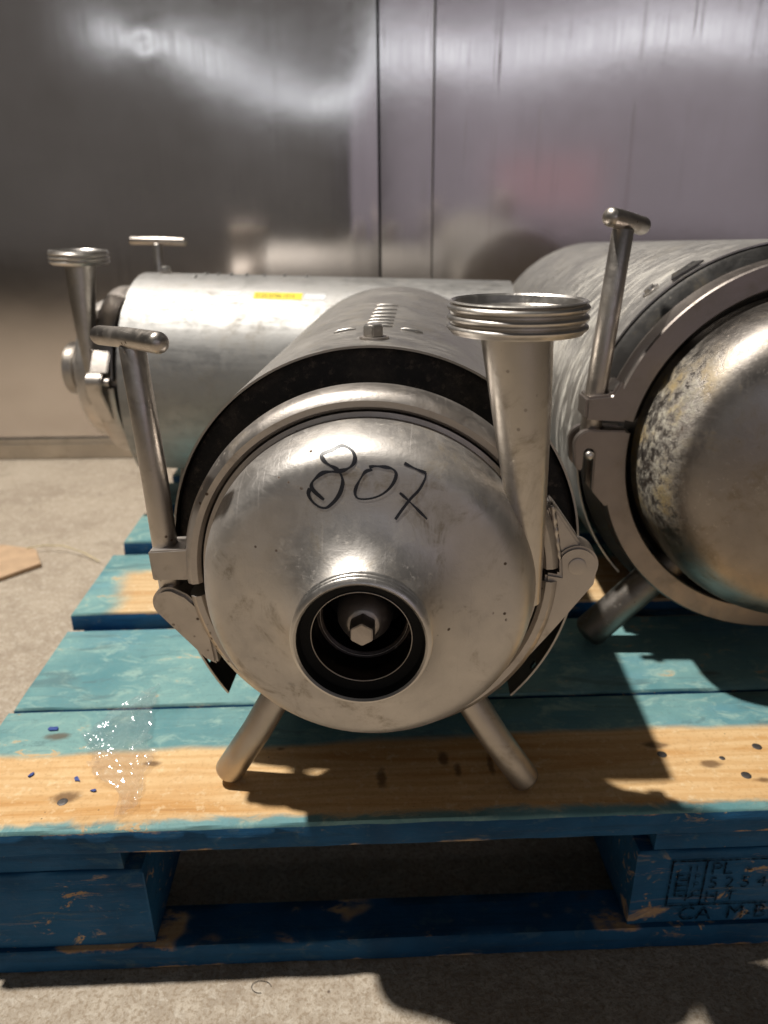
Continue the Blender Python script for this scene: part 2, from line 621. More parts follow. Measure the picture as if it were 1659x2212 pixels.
def make_cast():
    q = NT('black_cast_flange')
    n = q.noise(45, 6, .7)
    c = q.mix(q.ramp(n, .4, .75), (0.012, 0.011, 0.011), (0.055, 0.044, 0.036))
    d = q.math('MULTIPLY', q.ramp(q.math('ADD', q.voro(90), q.math('MULTIPLY', q.noise(200), .25)), .16, .21, 1, 0), q.ramp(q.noise(20), .56, .62, 0, .6))
    c = q.mix(d, c, (0.16, 0.13, 0.11))
    c = q.mix(q.ramp(q.noise(130, 5, .75), .54, .68, 0, .7), c, (0.085, 0.065, 0.052))
    nrm = q.bump(q.noise(150, 5, .7), .5, .002)
    q.bsdf(c, .62, 0, nrm, spec=.3)
    return q.m


M_CAST = make_cast()


def crust_cover(q):
    # limescale on the shoulder of the large cover
    x, y, z = q.sep()
    r = q.math('SQRT', q.math('ADD', q.math('MULTIPLY', x, x), q.math('MULTIPLY', z, z)))
    n = q.noise(70, 6, .75)
    n2 = q.noise(16, 4, .6)
    band = q.math('MULTIPLY', q.ramp(r, .122, .139), q.ramp(r, .1435, .146, 1, .3))
    ang = q.n('ShaderNodeMath', operation='ARCTAN2')
    q.put(ang.inputs[0], z)
    q.put(ang.inputs[1], q.math('MULTIPLY', x, -1.0))
    a = ang.outputs[0]
    sect = q.math('MULTIPLY', q.ramp(a, -.65, -.15), q.ramp(a, .35, .95, 1, 0))
    m = q.math('MULTIPLY', q.math('MULTIPLY', band, sect), q.ramp(q.math('ADD', q.noise(120, 6, .8), q.math('MULTIPLY', n2, .7)), .74, .98, 0, .8))
    col = q.mix(q.ramp(n2, .45, .6), (0.60, 0.56, 0.46), (0.46, 0.33, 0.12))
    col = q.mix(q.ramp(n, .5, .66, 0, .6), col, (0.20, 0.19, 0.12))
    return m, col


def crust_shroud(q):
    # dried splash streaks on the flank
    x, y, z = q.sep()
    n = q.noise(26, 6, .7, q.mapping(scale=(1, 3.4, .45)), 1.2)
    m = q.math('MULTIPLY', q.ramp(n, .50, .62, 0, .75), q.ramp(y, .0, .05))
    m = q.math('MULTIPLY', m, q.ramp(y, .25, .40, 1, .1))
    m = q.math('MULTIPLY', m, q.ramp(x, -.13, -.05, 1, .25))
    return m, (0.66, 0.63, 0.56)


M_COVER_R = steel('big_cover_steel', (0.31, 0.28, 0.255), .34, .46, .6, .5, seed=11.0, crust=crust_cover)
M_SHROUD_R = steel('big_shroud_steel', (0.52, 0.50, 0.47), .40, .52, .35, .3, brush=(30, 300, 30), seed=12.0, crust=crust_shroud)
M_CLAMP_R = steel('band_clamp_steel', (0.32, 0.28, 0.255), .36, .46, .25, .3, seed=13.0, bump=.6)
M_LEG_R = steel('soiled_leg_steel', (0.27, 0.245, 0.22), .36, .5, .7, .8, seed=18.0)
M_RING_R = steel('dark_ring_steel', (0.13, 0.125, 0.12), .4, .55, .5, .3, seed=14.0)

# ------------------------------------------------------------------ ground
ground = mkmesh('floor', [(-14, -14, 0), (14, -14, 0), (14, 5, 0), (-14, 5, 0)], [(0, 1, 2, 3)], M_FLOOR, smooth=0)
ground['kind'] = 'structure'

# ------------------------------------------------------------------ steel wall
WY = 1.7994
WROT = R(0.95)
wall = thing('steel_wall', 'stainless steel clad wall with vertical seams and wavy reflections behind the pumps', 'wall',
             (0, WY, 0), (0, 0, WROT))


def gauss(x, m, s):
    return math.exp(-((x - m) / s) ** 2)


def wall_left(x, z):
    """out-of-plane depth of the left sheet: shallow oil-canning, one small ding"""
    pts = [(-2.4, -.004), (-1.0, .000), (-.75, .000), (-.55, -.002), (-.44, .000), (-.33, .006), (-.22, .014), (-.13, .0185), (-.07, .016), (-.035, .008), (0, -.004)]
    g = 0
    for (a, ga), (b, gb) in zip(pts, pts[1:]):
        if a <= x <= b:
            k = (x - a) / (b - a)
            k = k * k * (3 - 2 * k)
            g = ga + (gb - ga) * k
            break
    h = g * 1.7 * .13 * math.tanh((z - .84) / .13)
    h += .0016 * math.sin(x * 5.1 + z * 2.3) * math.sin(z * 7.0 + 1.0)
    rr = ((x + .487) ** 2 + (z - .893) ** 2)
    h += .0007 * math.exp(-rr / .00025) - .0006 * math.exp(-rr / .0014)
    return h


def wall_right(x, z):
    h = .0018 * math.sin(x * 4.2 + .6) * math.sin((z - .1) * 6.5)
    h += .0009 * math.sin(x * 9 + z * 5)
    h += -.010 * .1 * math.tanh((z - .80) / .12) * gauss(x, .85, .30)
    return h


def sheet(name, x0, x1, fn, mat, nx, nz, y=0.0, edge=0.0):
    vs, fs = [], []
    zs = [1.15 * i / nz for i in range(nz + 1)] + [1.6, 2.1, 2.6]
    for i in range(nx + 1):
        x = x0 + (x1 - x0) * i / nx
        for z in zs:
            vs.append((x, y + fn(x, z), z))
    m = len(zs)
    for i in range(nx):
        for j in range(m - 1):
            fs.append((i * m + j, (i + 1) * m + j, (i + 1) * m + j + 1, i * m + j + 1))
    # folded return at both ends of the sheet
    n = len(vs)
    for x, s in ((x0, 0), (x1, nx)):
        for j, z in enumerate(zs):
            vs.append((x + (.0015 if s else -.0015) * 0, y + .025, z))
    for e, s in ((0, 0), (1, nx)):
        for j in range(m - 1):
            fs.append((s * m + j, s * m + j + 1, n + e * m + j + 1, n + e * m + j))
    return mkmesh(name, vs, fs, mat, wall, 30)


sheet('wall_panel', -3.0, -.0065, wall_left, M_WALL_A, 260, 110)
sheet('wall_panel', -.0005, .1135, lambda x, z: .0012 * math.sin(z * 6 + 1.5), M_WALL_B, 12, 80)
sheet('wall_panel', .1165, 3.0, wall_right, M_WALL_B, 200, 90)
boxg(-3.0, 3.0, .028, .05, 0, 2.6).obj('wall_backing', M_SEAM, wall, 0)
# thin raised lip of the cover strip on the right seam
boxg(.1118, .1130, -.0035, .010, .0, 2.6).obj('seam_lip', M_SKIRT, wall, 0, .0008)
boxg(-.0058, -.0015, .012, .02, .0, 2.6).obj('seam_gasket', M_GASKET, wall, 0)
sk = boxg(-3.0, 3.0, -.012, -.003, .0015, .052).obj('skirting', M_SKIRT, wall, 0, .0015)
boxg(-3.0, 3.0, -.017, -.0125, .034, .041).obj('skirting_ledge', M_SKIRT, wall, 0, .001)

# ------------------------------------------------------------------ pallet
PZ = .144
PROT = R(1.9)
pallet = thing('pallet', 'worn blue painted wooden pallet carrying the steel pumps', 'pallet', (-.342, .4179, 0), (0, 0, PROT))


def plank(name, x0, x1, y0, y1, z0, z1, mats, parent, nx=40, ny=6, seed=0.0, rough=.0012, top_slot=True):
    """board with chamfered, slightly chewed edges; slot 0 = top, slot 1 = sides"""
    ch = .0022
    ox, oy = x0, y0
    L, W, T = x1 - x0, y1 - y0, z1 - z0
    ys = [0, ch] + [ch + (W - 2 * ch) * i / ny for i in range(1, ny)] + [W - ch, W]
    xs = [0, ch] + [ch + (L - 2 * ch) * i / nx for i in range(1, nx)] + [L - ch, L]

    def jit(x, y, z, k):
        p = Vector((x * 17 + seed * 3, y * 30 + seed, z * 40 + k))
        return noise.noise(p)
    vs, fs, mi = [], [], []
    top = {}
    bot = {}
    for i, x in enumerate(xs):
        for j, y in enumerate(ys):
            ex = min(x, L - x)
            ey = min(y, W - y)
            edge = ex < 1e-6 or ey < 1e-6
            z = T - (ch if edge else 0)
            n1 = jit(x, y, T, 0)
            n2 = noise.noise(Vector((x * 60 + seed, y * 60, 3)))
            dy = 0
            dx = 0
            if ey < 1e-6:
                dy = (abs(n1) * rough + max(0, n2 - .25) * rough * 3) * (1 if y < W / 2 else -1)
                z -= max(0, n2 - .1) * .004
            if ex < 1e-6:
                dx = (abs(n1) * .003) * (1 if x < L / 2 else -1)
            z += noise.noise(Vector((x * 4 + seed, y * 12, seed))) * .0005
            top[i, j] = len(vs)
            vs.append((x + dx, y + dy, z))
    for i, x in enumerate(xs):
        for j, y in enumerate(ys):
            if 0 < i < len(xs) - 1 and 0 < j < len(ys) - 1:
                continue
            ey = min(y, W - y)
            n1 = jit(x, y, 0, 9)
            dy = (abs(n1) * rough) * (1 if y < W / 2 else -1) if ey < 1e-6 else 0
            bot[i, j] = len(vs)
            vs.append((x, y + dy, 0 + max(0, n1) * .0012))
    ni, nj = len(xs) - 1, len(ys) - 1
    for i in range(ni):
        for j in range(nj):
            fs.append((top[i, j], top[i + 1, j], top[i + 1, j + 1], top[i, j + 1]))
            mi.append(0)
    for i in range(ni):
        fs.append((bot[i, 0], bot[i + 1, 0], top[i + 1, 0], top[i, 0]))
        mi.append(1)
        fs.append((top[i, nj], top[i + 1, nj], bot[i + 1, nj], bot[i, nj]))
        mi.append(1)
    for j in range(nj):
        fs.append((top[0, j], top[0, j + 1], bot[0, j + 1], bot[0, j]))
        mi.append(1)
        fs.append((bot[ni, j], bot[ni, j + 1], top[ni, j + 1], top[ni, j]))
        mi.append(1)
    ring = [bot[i, 0] for i in range(ni + 1)] + [bot[ni, j] for j in range(1, nj + 1)] + [bot[i, nj] for i in range(ni - 1, -1, -1)] + [bot[0, j] for j in range(nj - 1, 0, -1)]
    fs.append(tuple(ring))
    mi.append(1)
    o = mkmesh(name, vs, fs, mats, parent, 50)
    for p, m in zip(o.data.polygons, mi):
        p.material_index = m
    o.location = (ox, oy, z0)
    return o


PL, PD = 1.2, 1.0
boards = [(0, .1475, 0, 0), (.1512, .2905, 1, .003), (.327, .486, 2, -.006), (.527, .632, 3, -.004), (.672, .772, 1, 0), (.812, .852, 3, 0), (.8555, 1.0, 1, 0)]
deck = []
for k, (a, b, mi, dx) in enumerate(boards):
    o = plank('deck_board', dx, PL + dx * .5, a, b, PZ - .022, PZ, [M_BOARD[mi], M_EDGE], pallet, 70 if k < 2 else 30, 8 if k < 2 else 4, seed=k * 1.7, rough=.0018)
    deck.append(o)
for k, (a, b) in enumerate(((0.004, .140), (.552, .672), (1.06, 1.196))):
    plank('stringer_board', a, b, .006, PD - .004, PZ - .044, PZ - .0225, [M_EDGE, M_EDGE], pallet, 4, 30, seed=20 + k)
blocks = []
for i, (a, b) in enumerate(((0.001, .1555), (.5385, .684), (1.05, 1.199))):
    for j, (c, d) in enumerate(((.0035, .10), (.45, .55), (.90, .998))):
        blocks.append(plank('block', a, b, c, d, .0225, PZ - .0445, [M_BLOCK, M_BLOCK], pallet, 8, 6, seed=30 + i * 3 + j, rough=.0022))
for k, (a, b) in enumerate(((-.002, .040), (.46, .54), (.902, 1.0))):
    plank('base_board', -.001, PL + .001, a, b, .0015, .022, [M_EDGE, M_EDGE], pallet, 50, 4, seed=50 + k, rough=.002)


def to_pallet(x, y):
    dx, dy = x + .342, y - .4179
    c, s = math.cos(PROT), math.sin(PROT)
    return dx * c + dy * s, -dx * s + dy * c


nail_bm = G()
nail_bm.tube([(0, 0, -.004), (0, 0, .0002)], .0040, 14, 0.10)
nail_proto = None
for (x, y) in [(-.2513, .452), (.2302, .50), (.2783, .4948), (.3136, .5087), (.289, .4745), (-.335, .470)]:
    u, v = to_pallet(x, y)
    bi = 0 if v < .149 else 1
    if nail_proto is None:
        nail_proto = nail_bm.obj('nail_head', M_NAIL, deck[bi], 40)
        o = nail_proto
    else:
        o = nail_proto.copy()
        COL.objects.link(o)
        o.parent = deck[bi]
    o.location = (u - deck[bi].location.x, v - deck[bi].location.y, .0221)
    o.scale = (1, 1, 1) if y != .4948 else (.6, .6, 1)

# stencilled mark on the middle block (front face)
blk = blocks[3]
mk_rot = (PI / 2, 0, 0)


def strokes(name, segs, wdt, mat, parent, y):
    g = G()
    for (x0, z0), (x1, z1) in segs:
        d = Vector((x1 - x0, 0, z1 - z0))
        n = Vector((-d.z, 0, d.x)).normalized() * wdt / 2
        e = d.normalized() * wdt / 2
        a, b = Vector((x0, y, z0)) - e, Vector((x1, y, z1)) + e
        g.add([a + n, a - n, b - n, b + n], [(0, 1, 2, 3)])
    return g.obj(name, mat, parent, 0)


FY = -.0012
sx0, sz0, sx1, sz1 = .029, .0205, .1425, .068
strokes('stencil_mark', [((sx0, sz0), (sx1, sz0)), ((sx0, sz1), (sx1, sz1)), ((sx0, sz0), (sx0, sz1)), ((sx1, sz0), (sx1, sz1)), ((.0565, sz0), (.0565, sz1)),
                         # ladder-like symbol beside it
                         ((.0345, .031), (.0345, .058)), ((.0440, .026), (.0440, .0625)),
                         ((.0345, .053), (.0440, .0535)), ((.0345, .0475), (.0440, .048)), ((.0345, .042), (.0440, .0425)), ((.0345, .0365), (.0440, .037)),
                         ((.0345, .031), (.0405, .031)), ((.0440, .0275), (.0495, .031))], .0017, M_INK, blk, FY)
for ch, zz in (('I', .0565), ('P', .0478), ('P', .0392), ('C', .0302)):
    text_mesh('stencil_letter', ch, .0100, M_INK, blk, (.0478, FY, zz), mk_rot)
text_mesh('stencil_letter', 'PL  -', .0185, M_INK, blk, (.0600, FY, .0530), mk_rot)
text_mesh('stencil_letter', '5 2 5 4 4', .0170, M_INK, blk, (.0600, FY, .0383), mk_rot)
text_mesh('stencil_letter', 'H T', .0165, M_INK, blk, (.0590, FY, .0238), mk_rot)
text_mesh('stencil_letter', 'CA  M-B', .0205, M_INK, blk, (.040, FY, .0040), mk_rot)


# ------------------------------------------------------------------ pumps
def ferrule_profile(ro, ri, t0, t1, ridges=4):
    """round threaded pipe end: outer thread from t0 (lip) to t1"""
    p = [(ri, t0 + .0012), (ri + .0012, t0), (ro - .0022, t0), (ro - .0010, t0 + .0008)]
    n = ridges
    L = (t1 - t0 - .002) / n
    for k in range(n):
        b = t0 + .0016 + k * L
        for s, h in ((.05, -.0022), (.25, -.0004), (.42, 0), (.6, -.0004), (.85, -.0022)):
            p.append((ro + h, b + s * L))
    p.append((ro - .003, t1))
    return p


def ribbon(pts, widths, prof_t, lift):
    """pen stroke laid on the turned cover surface"""
    # smooth the path (Catmull-Rom)
    P = []
    n = len(pts)
    for i in range(n - 1):
        p0 = pts[max(0, i - 1)]
        p1, p2 = pts[i], pts[i + 1]
        p3 = pts[min(n - 1, i + 2)]
        for s in range(5):
            t = s / 5
            P.append(tuple(.5 * ((2 * p1[k]) + (-p0[k] + p2[k]) * t + (2 * p0[k] - 5 * p1[k] + 4 * p2[k] - p3[k]) * t * t + (-p0[k] + 3 * p1[k] - 3 * p2[k] + p3[k]) * t ** 3) for k in (0, 1)))
    P.append(pts[-1])
    g = G()
    vs, fs = [], []
    m = len(P)
    for i, (x, z) in enumerate(P):
        a = P[max(0, i - 1)]
        b = P[min(m - 1, i + 1)]
        d = Vector((b[0] - a[0], b[1] - a[1]))
        if d.length < 1e-9:
            d = Vector((1, 0))
        d.normalize()
        wd = widths * (1 + .35 * math.sin(i * .37 + x * 300)) / 2
        for s in (-1, 1):
            xx, zz = x - d.y * wd * s, z + d.x * wd * s
            r = math.hypot(xx, zz)
            vs.append((xx, prof_t(r) - lift, zz))
    for i in range(m - 1):
        fs.append((2 * i, 2 * i + 1, 2 * i + 3, 2 * i + 2))
    return vs, fs


COVER = [(.0348, -.0425), (.0358, -.0385), (.0385, -.0330), (.0425, -.0278), (.0480, -.0228), (.0555, -.0180), (.0650, -.0140), (.0760, -.0112), (.0860, -.0091), (.0940, -.0070), (.0994, -.0036), (.1034, .0014), (.1064, .0075), (.1086, .0140), (.1101, .0205), (.1112, .0275), (.1117, .0345)]


def interp(prof, r):
    for (a, ta), (b, tb) in zip(prof, prof[1:]):
        if a <= r <= b and b > a:
            return ta + (tb - ta) * (r - a) / (b - a)
    return prof[-1][1]


def smooth_prof(prof, n=4):
    out = []
    m = len(prof)
    for i in range(m - 1):
        p0, p1, p2, p3 = prof[max(0, i - 1)], prof[i], prof[i + 1], prof[min(m - 1, i + 2)]
        for s in range(n):
            t = s / n
            out.append(tuple(.5 * ((2 * p1[k]) + (-p0[k] + p2[k]) * t + (2 * p0[k] - 5 * p1[k] + 4 * p2[k] - p3[k]) * t * t + (-p0[k] + 3 * p1[k] - 3 * p2[k] + p3[k]) * t ** 3) for k in (0, 1)))
    out.append(prof[-1])
    return out


def hexhead(cx, cy, cz, r, h, axis='Y'):
    """hex bolt head with a chamfered face; axis Y: face towards -Y, axis Z: face up"""
    g = G()
    rings = [(r, 0), (r, h * .78), (r * .86, h)]
    vs = []
    for rr, hh in rings:
        for k in range(6):
            a = R(60 * k + 30)
            if axis == 'Y':
                vs.append((cx + rr * math.cos(a), cy - hh, cz + rr * math.sin(a)))
            else:
                vs.append((cx + rr * math.cos(a), cy + rr * math.sin(a), cz + hh))
    fs = []
    for i in range(2):
        for k in range(6):
            kk = (k + 1) % 6
            fs.append((i * 6 + k, i * 6 + kk, (i + 1) * 6 + kk, (i + 1) * 6 + k))
    fs.append(tuple(12 + k for k in range(6)))
    fs.append(tuple(range(6)))
    return g.add(vs, fs)


def shroud_sheet(rad, t0, t1, a0, a1, flare, flare2, holes, th=.0016, nseg=120, nt=22):
    """rolled sheet cover, open at the bottom; grid with thickness and punched holes"""
    vs, fs = [], []
    ts = [t0 + (t1 - t0) * (i / nt) for i in range(nt + 1)]
    # a fine band near the front so that the punched holes can be small
    ts = sorted(set([t0, t0 + .004, t0 + .010, t0 + .018, t0 + .030] + [t for t in ts if t > t0 + .04]))
    m = len(ts)
    for lay in (0, 1):
        for i in range(nseg + 1):
            k = i / nseg
            a = a0 + (a1 - a0) * k
            e = max(0, 1 - min(k, 1 - k) / .20)
            r = rad + (flare if k < .5 else flare2) * e ** 1.4 - lay * th
            for t in ts:
                vs.append((r * math.cos(a), t, r * math.sin(a)))
    N = (nseg + 1) * m
    gone = set(holes)
    for lay in (0, 1):
        for i in range(nseg):
            for j in range(m - 1):
                if (i, j) in gone:
                    continue
                q = (lay * N + i * m + j, lay * N + i * m + j + 1, lay * N + (i + 1) * m + j + 1, lay * N + (i + 1) * m + j)
                fs.append(q if lay == 0 else q[::-1])
    for i in range(nseg):
        for j in (0, m - 1):
            fs.append((i * m + j, (i + 1) * m + j, N + (i + 1) * m + j, N + i * m + j))
    for j in range(m - 1):
        for i in (0, nseg):
            fs.append((i * m + j, i * m + j + 1, N + i * m + j + 1, N + i * m + j))
    g = G().add(vs, fs)
    g.inner = sum(1 for f in fs if all(N <= i for i in f))
    g.first = sum(1 for f in fs if all(i < N for i in f))
    return g


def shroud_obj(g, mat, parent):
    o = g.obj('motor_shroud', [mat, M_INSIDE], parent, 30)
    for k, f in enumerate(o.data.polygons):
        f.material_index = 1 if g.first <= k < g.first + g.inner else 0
    return o


def lift(o, A):
    o.location = (0, 0, A)
    return o


def pump(name, label, loc, rot, A, TB, shroud_mat, writing=False, bar=((-.1850, .084, .1552), (-.1215, .016, .1602)), dz=0.0, leg_t=.052):
    """milk-type centrifugal pump; local +Y = back along the shaft, axis at height A above the base"""
    p = thing(name, label, 'pump', loc, rot, None)
    prof = smooth_prof(COVER)
    cover = G().lathe(prof, 128).obj('front_cover', M_COVER, p, 60)
    lift(cover, A)
    # inlet
    inl = G().lathe(ferrule_profile(.0414, .0374, -.0535, -.0385, 3) + [(.0350, -.0390)], 96).obj('inlet_ferrule', M_FERR, cover, 40)
    G().lathe([(.0374, -.0523), (.0366, -.0500), (.0360, -.0462), (.0312, -.0452), (.0298, -.0448), (.0296, -.0440), (.0298, -.0425)], 96).obj('inlet_gasket', M_GASKET, cover, 40)
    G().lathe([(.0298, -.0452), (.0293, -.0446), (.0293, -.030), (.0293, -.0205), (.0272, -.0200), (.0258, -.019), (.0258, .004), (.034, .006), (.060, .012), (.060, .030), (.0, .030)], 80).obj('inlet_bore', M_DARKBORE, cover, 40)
    for rr, tt, wd in ((.0296, -.0452, .00035), (.0272, -.0212, .0003)):  # thin rings added as the bright glints along the bore edges
        G().lathe([(rr + wd * math.cos(2 * PI * k / 8), tt + wd * math.sin(2 * PI * k / 8)) for k in range(8)], 96, 0, 2 * PI, True).obj('bore_glint_ring', M_CLAMP, cover, 60)
    hub = G().lathe([(.0, -.0312), (.0092, -.0310), (.0102, -.0303), (.0142, -.0264), (.0166, -.0205), (.0174, -.014), (.0176, -.008), (.0176, .012), (.030, .020)], 48).obj('impeller_hub', M_NUT, cover, 50)
    hexhead(0, -.0312, 0, .0084, .0115).obj('impeller_bolt', M_NUT, cover, 20, .0004)
    if writing:
        S = [[(-23.3, 72.7), (-25.9, 74.8), (-29.4, 77.9), (-30.8, 80.6), (-29.3, 83.9), (-23.5, 88.5), (-15.2, 89.4), (-9.4, 90.9), (-5.6, 94.1), (-5.0, 97.7), (-6.8, 100.5), (-9.8, 102.0), (-13.8, 102.4), (-19.0, 100.3), (-24.8, 98.0), (-24.0, 95.8), (-20.6, 93.2), (-15.7, 90.7), (-13.3, 88.1), (-12.1, 83.5), (-13.3, 78.0), (-16.2, 73.1), (-20.2, 69.2), (-23.1, 67.9), (-27.0, 68.9), (-30.9, 72.2), (-32.6, 75.9), (-31.6, 79.2)],
             [(3.5, 91.9), (6.9, 92.6), (12.6, 92.1), (17.3, 90.9), (19.3, 88.2), (18.3, 84.1), (15.5, 80.0), (11.7, 76.8), (6.9, 74.6), (1.2, 73.6), (-3.2, 74.1), (-4.8, 76.7), (-4.1, 80.5), (-1.2, 86.0), (1.6, 89.6), (5.4, 90.5)],
             [(24.0, 93.9), (29.7, 91.3), (36.7, 88.2)],
             [(36.7, 88.2), (36.0, 84.6), (32.7, 78.7), (27.5, 73.3), (22.3, 66.6), (18.9, 61.9)],
             [(21.5, 77.2), (26.1, 73.1), (31.9, 67.4), (37.7, 61.5)]]
        for k, group in enumerate(([0], [1], [2, 3, 4])):
            g = G()
            for qn, si in enumerate(group):
                st = [(x / 1000, z / 1000) for x, z in S[si]]
                vs, fs = ribbon(st, .0019 if si < 1 else .0016 if si < 2 else .0013, lambda r: interp(prof, r), .0003 + .00006 * qn)
                g.add(vs, fs)
            g.obj('handwritten_digit', M_MARK, cover, 0)
    # casing body behind the cover, back plate
    lift(G().lathe([(.1117, .0345), (.1148, .0350), (.1148, .052), (.112, .066), (.100, .074), (.06, .080)], 96).obj('casing', M_CLAMP, p, 40), A)
    # outlet: tapered riser with threaded end
    op = G().tube([(.1065, .026, -.012), (.1035, .024, .030), (.0985, .021, .075), (.0935, .020, .120), (.0882, .020, .1655)], [.008, .0105, .0140, .0178, .0210], 40, 0).obj('outlet_pipe', M_PIPE, p, 60)
    lift(op, A)
    fp = ferrule_profile(.0405, .0365, 0, .0185, 3) + [(.024, .0190), (.0205, .0200)]
    inner = [(.0205, .0200), (.0195, .015), (.0200, .010), (.030, .0075), (.0350, .0055), (.0365, .0012)]
    g = G().lathe(fp, 96)
    g.lathe(inner, 96)
    for v in g.v:   # turn the ferrule so that its axis is vertical
        x, t, z = v
        v.x, v.y, v.z = .0880 + x, .020 + z, .1840 - t
    g.obj('outlet_ferrule', M_FERR, op, 40)
    G().tube([(.0880, .020, .160), (.0880, .020, .1655)], [.0195, .0195], 32, 0).obj('outlet_throat', M_DARKBORE, op, 40)
    # clamp halves
    cp = [(.1162, .0350), (.1185, .0322), (.1225, .0315), (.1262, .0340), (.1284, .0390), (.1290, .0480), (.1284, .0580), (.1265, .0630), (.1185, .0640), (.1170, .058)]
    up = G().lathe(cp, 90, R(4), R(183), True).obj('clamp_upper_half', M_CLAMP, p, 40)
    lo = G().lathe(cp, 90, R(187.5), R(359.5), True).obj('clamp_lower_half', M_CLAMP, p, 40)
    lift(up, A)
    lift(lo, A)
    prism([(-.1530, .0155), (-.1245, .0178), (-.1190, .034), (-.1172, .034), (-.1172, -.0035), (-.1240, -.0055), (-.1520, -.0065)], .0365, .0620).obj('clamp_lug', M_CLAMP, up, 30, .0022)
    prism(arcpts(-.1425, -.0255, .0128, 75, 215, 12) + [(-.1215, -.0700), (-.1120, -.0755), (-.1145, -.0500), (-.1185, -.0300), (-.1300, -.0180)], .0370, .0600).obj('clamp_lug', M_CLAMP, lo, 30, .0022)
    prism([(.1100, .0525), (.1192, .0535), (.1265, .0120), (.1170, .0085), (.1155, .03)], .0340, .0600).obj('clamp_lug', M_CLAMP, up, 30, .0030)
    prism([(.1200, .0525), (.1237, .0485), (.1415, .0235), (.1300, .0170), (.1272, .0140)], .0370, .0620).obj('hinge_plate', M_CLAMP, up, 30, .0020)
    prism(arcpts(.1388, .0100, .0142, -22, 150, 14) + [(.1280, .0030), (.1185, .0045), (.1170, -.0200), (.1080, -.0640), (.1120, -.0600), (.1275, -.0385), (.1510, -.0040)], .0340, .0560).obj('clamp_lug', M_CLAMP, lo, 30, .0018)
    G().tube([(.1388, .0334, .0100), (.1388, .064, .0100)], .0060, 20, .06).obj('hinge_pin', M_CLAMP, lo, 40)
    G().tube([(.1196 + .0075 * k / 14 + .0003 * math.sin(k * 2.3), .0362 + .0003 * math.sin(k * 1.7), .0520 - .037 * k / 14) for k in range(15)], [.0016 + .0004 * math.sin(k * 2.1) for k in range(15)], 10, .6).obj('weld_bead', M_PIPE, up, 60)
    # tee bolt
    tb = G().tube([(-.1442, .050, -.0230), (-.1465, .050, .06), (-.1505, .050, .1525 + dz)], [.0086, .0088, .0084], 32, .4).obj('tee_bolt', M_HANDLE, p, 50)
    lift(tb, A)
    e0, e1 = Vector(bar[0]), Vector(bar[1])
    G().tube([e0 + Vector((0, 0, dz)), (e0 + e1) / 2 + Vector((0, 0, dz + .0006)), e1 + Vector((0, 0, dz))], .0066, 28, .8).obj('tee_bar', M_HANDLE, tb, 50)
    G().tube([(-.1442, .038, -.0245), (-.1442, .060, -.0245)], .0072, 24, .1).obj('bolt_pivot', M_CLAMP, tb, 50)
    # black flange face and motor
    lift(G().lathe([(.050, .0800), (.110, .0810), (.118, .0830), (.1425, .0840), (.1462, .0860), (.1462, .0980), (.12, .102)], 120).obj('motor_flange', M_CAST, p, 40), A)
    lift(G().lathe([(.118, .102), (.122, .115), (.122, TB - .05), (.10, TB - .02), (.0, TB - .015)], 64).obj('motor', M_CAST, p, 40), A)
    sh = lift(shroud_obj(shroud_sheet(.1490, .0790, TB, R(-49.5), R(227), .016, .027, {(4, 1), (115, 1)}), shroud_mat, p), A)
    # end cap (rear)
    G().lathe([(.1472, TB - .0060), (.1472, TB - .0015), (.135, TB + .004), (.07, TB + .006), (0, TB + .006)], 72).obj('shroud_end', shroud_mat, sh, 40)
    # bolt on top
    washer = G().lathe([(.0, 0), (.0105, 0), (.0105, .0016), (.0, .0016)], 32)
    for v in washer.v:
        v.x, v.y, v.z = v.x, .1115 + v.z, .1488 + v.y
    washer.obj('washer', M_CLAMP, sh, 30, .0004)
    hexhead(-.0005, .1115, .1504, .0078, .0085, 'Z').obj('shroud_bolt', M_FERR, sh, 20, .0006)
    # pressed louvres
    lou = [(-.026, .164, .016), (.026, .164, .016), (0, .174, .020), (0, .192, .020), (0, .212, .020), (0, .235, .020), (0, .262, .020), (0, .292, .020), (0, .326, .020)]
    for cx, t, wl in lou:
        a = cx / .149
        g = G().tube([(-wl / 2, 0, 0), (-wl * .3, 0, .0004), (wl * .3, 0, .0004), (wl / 2, 0, 0)], [.0010, .0019, .0019, .0010], 10, .8)
        o = g.obj('louvre', shroud_mat, sh, 50)
        o.location = (.1490 * math.sin(a), t, .1490 * math.cos(a))
        o.rotation_euler = (0, a, 0)
    # legs
    for s, fx, tx in ((-1, -.1165, -.052), (1, .1175, .050)):
        for t in (leg_t, TB - .09):
            leg = G().tube([(tx, t, A - .070), (fx * .62 + tx * .38, t, (A - .07) * .40), (fx, t, .0095)], .0116, 28, .55)
            leg.obj('leg', M_LEG, p, 50)
    return p, sh


TILT = R(-.7)
front, fsh = pump('centrifugal_pump', 'stainless steel pump marked 807 in black marker, standing at the front of the pallet',
                  (-.0117, .4177, PZ + .0006), (TILT, 0, R(-2.9)), .1915, .560, M_SHROUD, writing=True)
# the same model lying across the back of the pallet, front towards the left
rear, rsh = pump('centrifugal_pump', 'stainless steel pump with a yellow label on its clean shroud, nearest the steel wall',
                 (-.447, 1.190, PZ + .001), (R(-1.5), 0, R(-90 - 3.5)), .1915, .630, M_SHROUD2, bar=((-.1500, .096, .1580), (-.1510, .006, .1580)), dz=.030, leg_t=.150)


